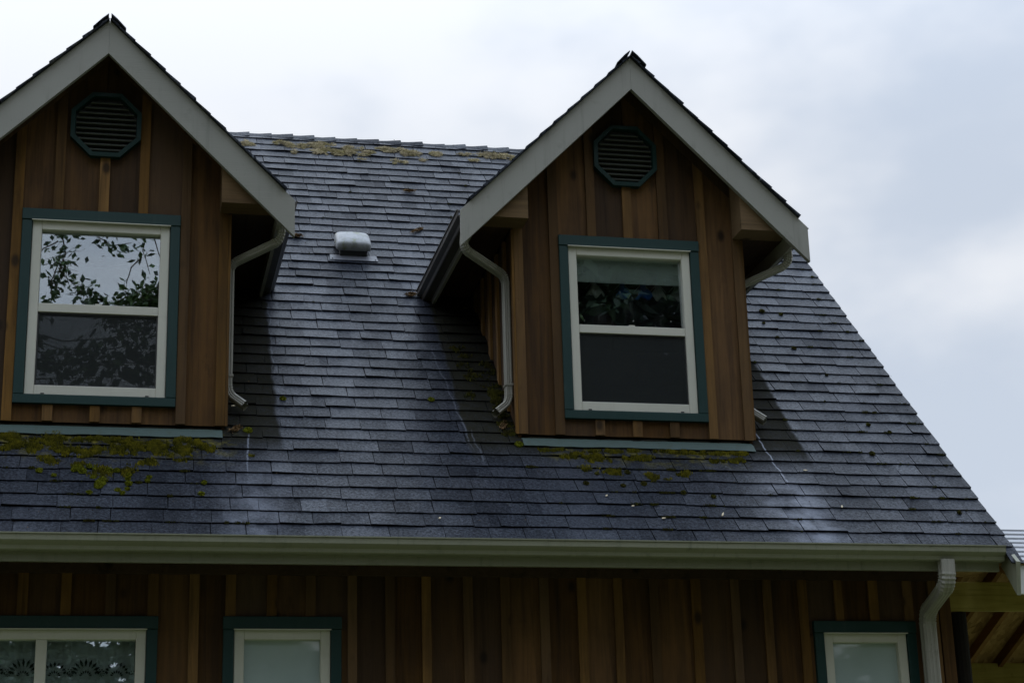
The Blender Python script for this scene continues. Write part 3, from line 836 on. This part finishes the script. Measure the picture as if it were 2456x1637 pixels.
# ------------------------------------------------------------------ things behind the glass
def garment(x, kind):
    y, zt = .60, 5.80
    t = empty('hanging_garment', (x, y, 5.30)); b = B()
    hk = [Vector((x+.018*math.cos(a), y, zt+.03+.018*math.sin(a))) for a in [rad(-60+30*k) for k in range(9)]]
    for a, c in zip(hk[:-1], hk[1:]):
        b.loft([[q+Vector(d) for d in ((.003, 0, 0), (0, .003, 0), (-.003, 0, 0), (0, -.003, 0))] for q in (a, c)])
    for s in (-1, 1):
        b.loft([[Vector((x+s*u, y, zz))+Vector(d) for d in ((0, 0, .004), (0, .004, 0), (0, 0, -.004), (0, -.004, 0))] for u, zz in ((0, zt+.012), (.06, zt-.05))])
    b.build('hanger', 'garment_white', t)
    b = B(); rings = []
    for k, (dz, hw_, dp) in enumerate(((-.06, .05, .02), (-.09, .085, .035), (-.16, .095, .04), (-.30, .09, .04), (-.5, .10, .045))):
        rings.append([Vector((x+hw_*math.cos(a), y+dp*math.sin(a)*(1+.25*math.sin(5*a+k)), zt+dz)) for a in [2*math.pi*j/18 for j in range(18)]])
    b.loft(rings); b.build('cloth', 'garment_unlit', t, smooth=True)
    cs = B(); rings = []
    for k, (dz, hw_, dp) in enumerate(((.01, .014, .012), (-.03, .022, .02), (-.07, .045, .035), (-.105, .072, .045), (-.115, .05, .03))):
        rings.append([Vector((x+hw_*math.cos(a)*(1+.12*math.sin(3*a+x*20)), y-.01+dp*math.sin(a), zt+dz+.022*math.sin(4*a+x*31)*(k > 1))) for a in [2*math.pi*j/20 for j in range(20)]])
    cs.loft(rings); cs.build('yoke', 'garment_white' if kind == 'white' else 'garment_blue', t, smooth=True)
    lab = {'blue': 'garment with cloth painted unlit and blue yoke on a hanger behind the dormer window', 'white': 'garment with cloth painted unlit and white yoke on a hanger behind the dormer window'}[kind]
    tag(t, lab, 'clothes', 'clothes hanging behind the dormer window with the roller blind')
m_paint('garment_unlit', (.03, .03, .035), .8, .1, .05)  # cloth below the lit tops, coloured near black to read as unlit
for x, k in ((3.575, 'white'), (3.79, 'blue'), (3.945, 'blue'), (4.06, 'white'), (4.20, 'white')): garment(x, k)
# pleated lace curtain in the wide lower window
def curtain(x0, x1):
    b = B(); n = 120; rows = [3.18, 2.9, 2.6, 2.3, 2.05]
    rings = []
    for z in rows:
        rings.append([Vector((x0+(x1-x0)*k/n, .115+.016*math.sin(k*.55+.6*math.sin(k*.13))+.004*math.sin(k*1.7+z*3), z)) for k in range(n+1)])
    b.loft(rings, closed=False)
    c = b.build('lace_curtain', 'curtain_cloth', None, smooth=True, fixn=False)
    tag(c, 'pleated pale lace curtain with cut-out scrolls behind the wide lower window', 'curtain')
    # cut-out border: petals in a fan, scrolls between
    cb = B()
    def petal(cx, cz, a, l, w):
        d = Vector((math.sin(a), 0, math.cos(a))); s = Vector((d.z, 0, -d.x)); o = Vector((cx, .090, cz))
        cb.prism([o, o+d*l*.5+s*w, o+d*l, o+d*l*.5-s*w], (0, .002, 0))
    x = x0+.08; k = 0
    while x < x1:
        bigm = k % 2 == 0
        for j in range(-4, 5):
            a = j*.36; petal(x+math.sin(a)*.05, 2.945+math.cos(a)*.04, a, (.055 if bigm else .035)-abs(j)*.003, .0085)
        for j in range(-3, 4):
            a = j*.45; petal(x+math.sin(a)*.02, 2.93+math.cos(a)*.015, a, .022, .006)
        for s in (-1, 1):
            for q in range(9):
                a = q*.62; r = .026-.0024*q
                petal(x+s*(.095+r*math.cos(a)), 2.945+r*math.sin(a), a+s*1.57, .012, .004)
        x += .185; k += 1
    cb.build('cut_out_border', 'lace_dark', c)
curtain(-.70, .41)

# ------------------------------------------------------------------ moss, litter
def moss_stuff(name, label, blobs, matn, n, size, lean=.35, seed=3, flat=False):
    rr = random.Random(seed); b = B()
    tot = sum(q[2]*q[3]*q[4] for q in blobs)
    for (bx_, by_, rx, ry, dens) in blobs:
        for _ in range(int(n*rx*ry*dens/tot)):
            a = rr.uniform(0, 6.283); r = rr.random()**.6
            x, y = bx_+rx*r*math.cos(a), by_+ry*r*math.sin(a)
            nv = mnoise.noise((x*11, y*15, seed))+.6*mnoise.noise((x*29, y*37, seed))+.4*mnoise.noise((x*70, y*80, seed))
            if rr.random() > max(0, min(1, (nv+.42-.75*r*r)*1.9)): continue
            hump = max(0, nv+.2)*.016*(1-r*.6)
            s = size*rr.uniform(.5, 1.4); o = roofpt(x, y, hump*.6)
            b.tint = min(1, max(0, .12+nv*.75+rr.uniform(-.2, .4)))
            if flat:
                d = Vector((rr.uniform(-1, 1), rr.uniform(-.7, .7), 0)); d.z = d.y+rr.uniform(.0, .35); d.normalize()
                sd = d.cross(Vector((rr.uniform(-.5, .5), -.7, .7))).normalized()*s*.12
                b.add([o-d*s-sd, o-d*s+sd, o+d*s+sd*.4, o+d*s-sd*.4], [(0, 1, 2, 3)])
            else:
                tip = o+Vector((rr.uniform(-lean, lean), -.4+rr.uniform(-lean, lean), .9)).normalized()*s
                a0 = rr.uniform(0, 6.28); w = s*.42
                c3 = [roofpt(x+w*math.cos(a0+q*2.094), y+w*.7*math.sin(a0+q*2.094), -.004) for q in range(3)]
                b.add(c3+[tip], [(0, 1, 3), (1, 2, 3), (2, 0, 3)])
    o = b.build(name, matn, None, fixn=False)
    tag(o, label, 'moss', kind='stuff')
rr = random.Random(11)
bl = [(-1.1+.10*k+rr.uniform(-.04, .04), .272+rr.uniform(-.03, .014), rr.uniform(.09, .16), rr.uniform(.03, .07), 1) for k in range(20)]
bl += [(.62, .215, .20, .075, 1.7), (.78, .235, .12, .05, 1.5), (.50, .245, .16, .05, 1.2), (.10, .17, .09, .06, .8), (.30, .20, .20, .065, 1.1), (-.02, .19, .2, .07, .9), (-.35, .20, .2, .07, 1.0), (-.45, .235, .2, .05, 1.3),
       (.02, .06, .10, .05, .6), (.16, .0, .10, .08, .45), (.33, .02, .07, .10, .4), (-.15, .10, .1, .05, .5), (.45, .10, .1, .04, .5), (.68, .12, .07, .03, .5), (1.12, .175, .03, .02, .8)]
moss_stuff('moss', 'thick yellow-green moss band under the flashing of the window reflecting sky', bl, 'moss', 95000, .0105, seed=3)
bl = [(3.05+.11*k+rr.uniform(-.05, .05), .290+rr.uniform(-.02, .008), rr.uniform(.06, .11), rr.uniform(.015, .03), 1) for k in range(14)]
bl += [(3.45, .225, .15, .05, .9), (3.28, .24, .11, .04, .9), (3.75, .235, .14, .035, .8), (4.30, .22, .08, .03, .9), (4.45, .235, .09, .03, .9), (3.55, .10, .12, .04, .35), (3.8, .05, .12, .05, .35), (3.35, .12, .1, .04, .3), (4.0, .09, .1, .04, .3)]
moss_stuff('moss', 'thin olive moss line under the flashing of the dormer with the roller blind', bl, 'moss', 36000, .0095, seed=5)
bl = [(1.62, 4.08, .12, .05, 1), (1.85, 4.06, .24, .06, 1.2), (2.08, 4.00, .24, .08, 1.5), (2.28, 4.02, .16, .085, 1.5), (2.0, 4.12, .12, .04, 1), (2.42, 4.0, .08, .06, 1), (2.62, 4.08, .16, .05, 1), (2.80, 4.04, .14, .06, 1.2), (2.68, 3.88, .09, .06, .6),
      (3.05, 4.06, .09, .04, .8), (3.30, 4.08, .12, .03, .6), (3.62, 4.09, .20, .06, 1), (3.85, 4.04, .14, .05, 1), (2.9, 3.94, .07, .03, .7), (1.25, 4.04, .12, .06, .8), (1.72, 3.93, .03, .06, .6), (3.4, 3.98, .06, .02, .4), (2.33, 3.88, .05, .03, .4)]
moss_stuff('moss', 'dry straw-coloured moss mats along the roof ridge', bl, 'dry_moss', 60000, .020, seed=8, flat=True)
# scattered little tufts caught under the butts, thickest towards the right rake
bl = []
for _ in range(170):
    t = tabs[rr.randrange(len(tabs))]; x = rr.uniform(t[2], t[3])
    if t[1] > 1.5 or x > 4.6: bl.append((x, t[1]-.003, rr.uniform(.006, .030), rr.uniform(.003, .006), 1))
for _ in range(62):
    x = 6.06-abs(rr.gauss(0, .35)); rw = rr.randrange(0, 30); bl.append((x, E0+rw*EXP*.7071-.003, rr.uniform(.015, .07), rr.uniform(.003, .007), 1))
for _ in range(60):
    x = rr.gauss(.25, .35) if rr.random() < .55 else rr.gauss(3.8, .4); rw = rr.randrange(0, 7); bl.append((x, E0+rw*EXP*.7071-.003, rr.uniform(.02, .09), .006, 1))
moss_stuff('moss', 'tiny olive moss tufts along the lower edges of many shingles', bl, 'dark_moss', 16000, .0075, seed=9)
# moss and dirt where the cheek of the right dormer meets the roof
bl = [(XR-.90-.05*rr.random(), .45+.075*k, .05+.03*rr.random(), .05, 1) for k in range(10)]+[(XR-1.0-.1*rr.random(), .8+.1*k, .07, .05, .5) for k in range(6)]
moss_stuff('moss', 'dark crumbly moss in the angle between shingles and dormer side wall', bl, 'dark_moss', 6000, .011, seed=12)
# single round cushions
def cushion(x, y, r, bright, label, grp):
    q = random.Random(int(x*1000)+int(y*777)); b = B(); n, mm = 14, 6
    rings = []
    for j in range(mm):
        ph = j/(mm-1)*math.pi/2*.96
        rg = []
        for k in range(n):
            a = 2*math.pi*k/n; s = r*(1+.22*mnoise.noise((math.cos(a)*2+x*9, math.sin(a)*2+y*9, j*.4)))
            rg.append(roofpt(x+s*math.cos(ph)*math.cos(a), y+s*math.cos(ph)*math.sin(a)*.75, -.004+s*.42*math.sin(ph)+q.uniform(-.0015, .0015)))
        rings.append(rg)
    b.tint = .3; b.loft(rings)
    for _ in range(240):
        a = q.uniform(0, 6.28); ph = q.uniform(.1, 1.5); s = r*1.02
        c = roofpt(x+s*math.cos(ph)*math.cos(a), y+s*math.cos(ph)*math.sin(a)*.75, s*.42*math.sin(ph))
        b.tint = q.uniform(0, 1); e = .0065
        dd = [Vector((q.uniform(-e, e), q.uniform(-e, e), q.uniform(-e, e))) for _ in range(3)]
        b.add([c+d for d in dd], [(0, 1, 2)])
    o = b.build('moss_cushion', 'bright_moss' if bright else 'dark_moss', None, fixn=False)
    tag(o, label, 'moss', grp)
L1 = 'round bright green moss cushion on the shingles under the window reflecting sky'
for (x, y, r) in ((.163, -.085, .034), (.175, -.06, .026), (.155, -.11, .028), (-.212, .006, .022), (.02, .035, .035), (.05, .01, .026), (.0, .02, .022), (.33, -.05, .018), (.335, -.085, .022), (.335, -.02, .018), (.26, .02, .02), (.21, .02, .026), (.12, -.04, .02),
                  (.27, -.14, .018), (.10, -.165, .018), (.45, -.06, .016), (.46, -.03, .016), (-.12, -.03, .014), (.33, -.13, .015), (.78, -.16, .020), (.8, -.065, .018), (.09, .05, .02), (.30, -.165, .016), (.13, .03, .018)):
    cushion(x, y, r, True, L1, 'round moss cushions under the left dormer')
L2 = 'small olive moss cushion on the shingles under the dormer with the roller blind'
for (x, y, r) in ((3.70, .0, .02), (3.95, -.07, .018), (3.30, -.005, .018), (3.55, -.02, .016), (4.15, -.10, .016), (3.80, .06, .02), (3.62, .1, .018), (4.02, .1, .015), (3.4, .08, .015)):
    cushion(x, y, r, False, L2, 'small moss cushions under the right dormer')
L3 = 'small dark moss cushion on the open shingles beside the right rake edge'
for (x, y, r) in ((5.42, 1.45, .018), (5.55, 1.15, .010), (5.3, 1.75, .011), (5.75, .55, .013), (5.5, .33, .020), (5.62, .62, .015), (5.35, 1.9, .024), (5.5, 1.87, .016), (5.86, -.2, .014)):
    cushion(x, y, r, False, L3, 'moss cushions near the right rake')
for x, y, lb in ((2.398, .747, 'lone green moss cushion on the shingles between the two dormers'), (1.357, .712, 'lone dark moss cushion on the stained strip beside the dormer downspout'),
                 (1.10, .40, 'moss cushion at the outlet of the downspout beside the moss band'), (2.93, .335, 'moss cushion at the corner where flashing and dormer side wall meet')):
    cushion(x, y, .030 if y < .6 else .022, y < .75, lb, None)
# litter
def litter(x, y, l, w, ang, label, seed):
    q = random.Random(seed); b = B(); d0 = Vector((math.cos(ang), math.sin(ang), math.sin(ang))).normalized()
    for _ in range(90):
        t = q.gauss(0, .4); c = roofpt(x, y, q.uniform(.004, .02))+d0*l*.5*max(-1, min(1, t))+Vector((0, .7, .7))*q.gauss(0, w*.4)
        d = (d0+Vector((q.uniform(-.8, .8), q.uniform(-.8, .8), q.uniform(-.8, .8)))).normalized()*q.uniform(.01, .03)
        s = Vector((q.uniform(-1, 1), q.uniform(-1, 1), q.uniform(-1, 1))).normalized()*q.uniform(.003, .008)
        b.tint = q.random(); b.add([c-d, c+s, c+d, c-s], [(0, 1, 2, 3)])
    tag(b.build('leaf_litter', 'litter', None, fixn=False), label, 'leaf litter')
litter(2.663, 2.793, .13, .02, .45, 'small heap of brown leaf litter on the shingles right of the roof vent', 1)
litter(1.629, 2.627, .10, .015, .1, 'dark wisp of leaf litter on the shingles by the tip of the rake board', 2)
litter(2.689, 3.389, .11, .01, .0, 'thin strip of tan litter on the upper shingles below the ridge moss', 3)
litter(2.457, 1.914, .12, .03, .2, 'brown litter at the lower end of the dormer side gutter', 4)
litter(1.02, .40, .10, .03, .4, 'leaf litter and twigs below the downspout outlet beside the moss band', 5)
litter(XR-.93, .50, .12, .05, .8, 'crumbled litter at the foot of the downspout and the dormer cheek', 6)
# specks of debris
b = B(); q = random.Random(21)
for _ in range(900):
    t = tabs[q.randrange(len(tabs))]; x = q.uniform(t[2], t[3]); y = t[1]+q.uniform(-.004, .1); o = roofpt(x, y, .004); e = q.uniform(.003, .008)
    b.add([o+Vector((q.uniform(-e, e), q.uniform(-e, e), q.uniform(0, e))) for _ in range(4)], [(0, 1, 2), (0, 2, 3), (1, 3, 2)])
tag(b.build('debris', 'litter', None, fixn=False), 'scattered bark crumbs and needles on the shingles', 'debris', kind='stuff')

for k, (x, y, a, l) in enumerate(((3.72, -.30, .3, .03), (4.14, -.27, 1.1, .05), (5.02, -.18, 1.3, .03), (3.40, -.12, .9, .025), (3.55, -.2, .2, .02), (1.0, .62, .2, .03), (2.25, -.33, .8, .02), (4.9, .15, 0., .03))):
    d = Vector((math.cos(a), math.sin(a)*.7, math.sin(a)*.7))*l; sd = Vector((-math.sin(a), math.cos(a)*.7, math.cos(a)*.7))*.0045; o = roofpt(x, y, .003); up_ = Vector((0, -.003, .003))
    b = B(); b.loft([[o-sd, o+sd, o+d*.5+sd*1.3, o+d, o+d*.5-sd*1.3], [o-sd+up_, o+sd+up_, o+d*.5+sd*1.3+up_, o+d+up_, o+d*.5-sd*1.3+up_]])
    tag(b.build('wood_chip', 'chip', None), 'pale splinter of wood lying loose on the dark shingles', 'wood chip', 'pale splinters on the shingles')

# ------------------------------------------------------------------ trees behind the viewer (seen in the panes)
def tube(b, pts, rs, n=7):
    rings = []
    for i, (p_, r) in enumerate(zip(pts, rs)):
        t = (pts[min(i+1, len(pts)-1)]-pts[max(i-1, 0)]).normalized()
        a = t.cross(Vector((.3, .2, 1)) if abs(t.z) < .9 else Vector((1, 0, 0))).normalized(); c = t.cross(a)
        rings.append([p_+a*r*math.cos(2*math.pi*k/n)+c*r*math.sin(2*math.pi*k/n) for k in range(n)])
    b.loft(rings)
def leaf(b, c, d, l, q):
    s = d.cross(Vector((q.uniform(-1, 1), q.uniform(-1, 1), q.uniform(-1, 1)))).normalized()*l*.28; nrm = d.cross(s).normalized()*l*.10
    b.tint = q.random(); b.add([c, c+d*l*.45+s, c+d*l, c+d*l*.45-s, c+d*l*.45+nrm], [(0, 1, 4), (1, 2, 4), (2, 3, 4), (3, 0, 4)])
def broadleaf(base, limbs, label, seed, leafl=.13, nleaf=90, grp=None, chains=()):
    q = random.Random(seed); t = empty('broadleaf_tree', base); base = Vector(base)
    tb, cb = B(), B()
    top = max(l[2] for l in limbs)
    trunk = [base, base+Vector((.1, .05, 2)), base+Vector((.15, .2, 4.5)), base+Vector((.1, .3, top*.75)), base+Vector((0, .3, top*1.02))]
    tube(tb, trunk, [.30, .25, .20, .14, .03])
    for (x, y, z, dens, hang) in limbs:
        e = Vector((x, y, z)); k = q.uniform(.45, .8); s0 = trunk[2].lerp(trunk[3], min(1, max(0, (z*.7-trunk[2].z)/(trunk[3].z-trunk[2].z+.01))))
        if hang:
            s0 = trunk[3].lerp(trunk[4], q.uniform(.6, .95)); via = Vector((e.x+q.uniform(-.2, .4), e.y-1.2, q.uniform(12.0, 13.2))); mid = e+Vector((q.uniform(-.12, .12), -.2, .45))
            tube(tb, [s0, via, mid, e], [.05, .022, .010, .004], 5)
        else:
            mid = s0.lerp(e, .5)+Vector((0, 0, q.uniform(.2, .8))); tube(tb, [s0, mid, e], [.07, .045, .012], 5)
        for _ in range((int(4*dens) if hang else int(6*dens))+2):
            a = mid.lerp(e, q.uniform(.3, 1)); dv = Vector((q.gauss(0, 1), q.gauss(0, 1), q.gauss(-.3, .7))).normalized()*(q.uniform(.2, .5) if hang else q.uniform(.5, 1.15))
            tip = a+dv; bend_ = a.lerp(tip, .5)+Vector((0, 0, .1)); tube(tb, [a, bend_, tip], [.007, .005, .002] if hang else [.014, .009, .003], 4)
            for _ in range(int(5*dens)+2 if hang else int(nleaf*dens/6)+3):
                u = q.uniform(.2, 1.05); c = a.lerp(tip, u)+Vector((q.gauss(0, .07), q.gauss(0, .09), q.gauss(0, .07)))
                leaf(cb, c, Vector((q.gauss(0, .7), q.gauss(0, .7), -.4+q.gauss(0, .5))).normalized(), leafl*q.uniform(.6, 1.25), q)
    for ch, per in chains:                          # long drooping shoots
        y = -10+q.uniform(-.4, .4); pts = [Vector((cx_, y+q.uniform(-.1, .1), cz_)) for cx_, cz_ in ch]
        full = ([trunk[4]-Vector((0, 0, .5)), Vector((pts[0].x+.3, y-1.3, 12.6))] if ch[0][1] > 10 else [])+pts
        tube(tb, full, [.03, .02][:len(full)-len(pts)]+[.011-.008*i/len(pts) for i in range(len(pts))], 5)
        for a, c in zip(pts[:-1], pts[1:]):
            for _ in range(per):
                p_ = a.lerp(c, q.random()); e = p_+Vector((q.gauss(0, .075), q.gauss(0, .12), q.gauss(-.02, .07)))
                if q.random() < .25: tube(tb, [p_, p_.lerp(e, .5)+Vector((0, 0, .015)), e+(e-p_)*.6], [.004, .003, .0015], 4)
                leaf(cb, e, Vector((q.gauss(0, .7), q.gauss(0, .7), -.4+q.gauss(0, .5))).normalized(), leafl*q.uniform(.55, 1.15)*(1.6 if per == 15 else 1), q)
    tb.build('trunk', 'bark', t); cb.build('crown', 'leaf', t, fixn=False)
    tag(t, label, 'tree', grp)
q = random.Random(4)
limbs = []
# sparse to one side, dense to the other, as the left dormer pane mirrors it
def zone(n, x0, x1, y0, y1, z0, z1, dens, hang):
    for _ in range(n): limbs.append((q.uniform(x0, x1), q.uniform(y0, y1), q.uniform(z0, z1), dens, hang))
chains = [([(-.50, 10.9), (-.62, 9.95), (-.50, 9.62), (-.58, 9.32), (-.32, 9.10), (-.12, 8.98), (.08, 8.88), (.2, 8.7)], 44),
          ([(-.60, 9.45), (-.70, 9.15), (-.66, 8.92), (-.80, 8.75)], 26), ([(-.2, 10.6), (-.16, 9.92), (.06, 9.82), (.30, 9.84)], 20),
          ([(.45, 11.2), (.50, 9.9), (.44, 9.55), (.56, 9.25)], 5), ([(.5, 9.9), (.62, 9.6), (.70, 9.3)], 4), ([(.44, 9.6), (.30, 9.45), (.24, 9.3)], 3),
          ([(-.6, 9.6), (-.78, 9.5), (-.86, 9.3)], 4), ([(.9, 9.3), (.62, 8.98), (.36, 8.92), (.12, 8.80)], 60), ([(.9, 9.0), (.6, 8.86), (.3, 8.76), (.0, 8.66)], 60), ([(.9, 8.8), (.5, 8.72), (.2, 8.62)], 50), ([(1.0, 9.15), (.7, 9.12), (.5, 9.0), (.3, 9.02)], 45)]
for k in range(9): chains.append(([(-1.1+q.uniform(-.2, .2), 8.6-.12*k), (-.5, 8.5-.11*k+q.uniform(-.1, .1)), (.1, 8.45-.1*k+q.uniform(-.1, .1)), (.8, 8.5-.1*k)], 15))
zone(46, 1.6, 6.5, -15, -11, 6.5, 12.5, 1.7, 0)
broadleaf((3.7, -14.5, 0), limbs, 'tall broadleaf tree whose hanging leaves are mirrored in the sky-reflecting dormer window', 31, .125, 80, chains=chains)
limbs = []
zone(34, -6.5, -2.2, -15.5, -11, 6.5, 12.0, 1.7, 0)
broadleaf((-4.3, -14.0, 0), limbs, 'broadleaf tree beside the gap in the tree row facing the sky-reflecting dormer', 33, .125, 80)
def conifer_mesh(h, seed):
    q = random.Random(seed); tb, cb = B(), B()
    tube(tb, [Vector((0, 0, 0)), Vector((.05, 0, h*.5)), Vector((0, 0, h))], [h*.018, h*.011, .02])
    z = h*.08
    while z < h*.985:
        L0 = (1-z/h)**.8*h*.21+.15; nb = 9
        for k in range(nb):
            a = 2*math.pi*k/nb+q.uniform(-.4, .4); l = L0*q.uniform(.7, 1.1); dr = q.uniform(.15, .5)
            for j in range(11):
                u = (j+1)/11; c = Vector((math.cos(a)*l*u, math.sin(a)*l*u, z-dr*l*u*u+.1*l*u))
                for _ in range(4):
                    d = Vector((math.cos(a)+q.gauss(0, .7), math.sin(a)+q.gauss(0, .7), -.45+q.gauss(0, .35))).normalized()*q.uniform(.22, .55)*(.5+.6*(1-u*.4))
                    s = d.cross(Vector((q.uniform(-1, 1), q.uniform(-1, 1), 1))).normalized()*d.length*.2
                    cb.tint = q.random(); cb.add([c, c+d*.5+s, c+d, c+d*.5-s], [(0, 1, 2, 3)])
        z += h*.030
    return tb, cb
def conifer_proto(h, seed):
    t = empty('conifer_tree', (0, 0, 0)); a, c = conifer_mesh(h, seed)
    a.build('trunk', 'bark', t, origin=(0, 0, 0)); c.build('crown', 'needle', t, origin=(0, 0, 0), fixn=False); return t
p1, p2 = conifer_proto(17, 1), conifer_proto(12, 2)
spots = [(p1, 8.5, -17, 1.21), (p1, 12.5, -16, 1.31), (p1, 17, -19, 1.26), (p2, 6.4, -19.5, 1.16), (p1, 22, -14, 1.16), (p1, 27, -10, 1.26), (p1, 10.5, -21, 1.37), (p1, 5.6, -24, 1.26),
         (p1, -5.6, -19, 1.21), (p1, -9.5, -17.5, 1.31), (p1, -14, -16, 1.26), (p1, -19, -13, 1.26), (p1, -24, -8, 1.26), (p1, -7.5, -23, 1.42), (p2, -3.4, -25, 1.10),
         (p2, -1.0, -36, .80), (p2, 2.2, -34, .8), (p2, .8, -39, .95), (p2, -2.6, -34, .8), (p2, 3.9, -33, .95), (p2, -.2, -31, .62), (p2, 1.4, -32, .66), (p2, -1.7, -32, .66), (p2, 3.0, -30, .75)]
used = set()
for k, (p_, x, y, s) in enumerate(spots):
    if p_.name in used:
        t = p_.copy(); COL.objects.link(t)
        for ch in p_.children:
            c = ch.copy(); COL.objects.link(c); c.parent = t
    else: t = p_; used.add(p_.name)
    t.location = (x, y, 0); t.scale = (s, s, s); t.rotation_euler = (0, 0, k*1.3)
    tag(t, 'dark conifer of the tree row facing the house front, mirrored in the panes', 'tree', 'conifers facing the house front')
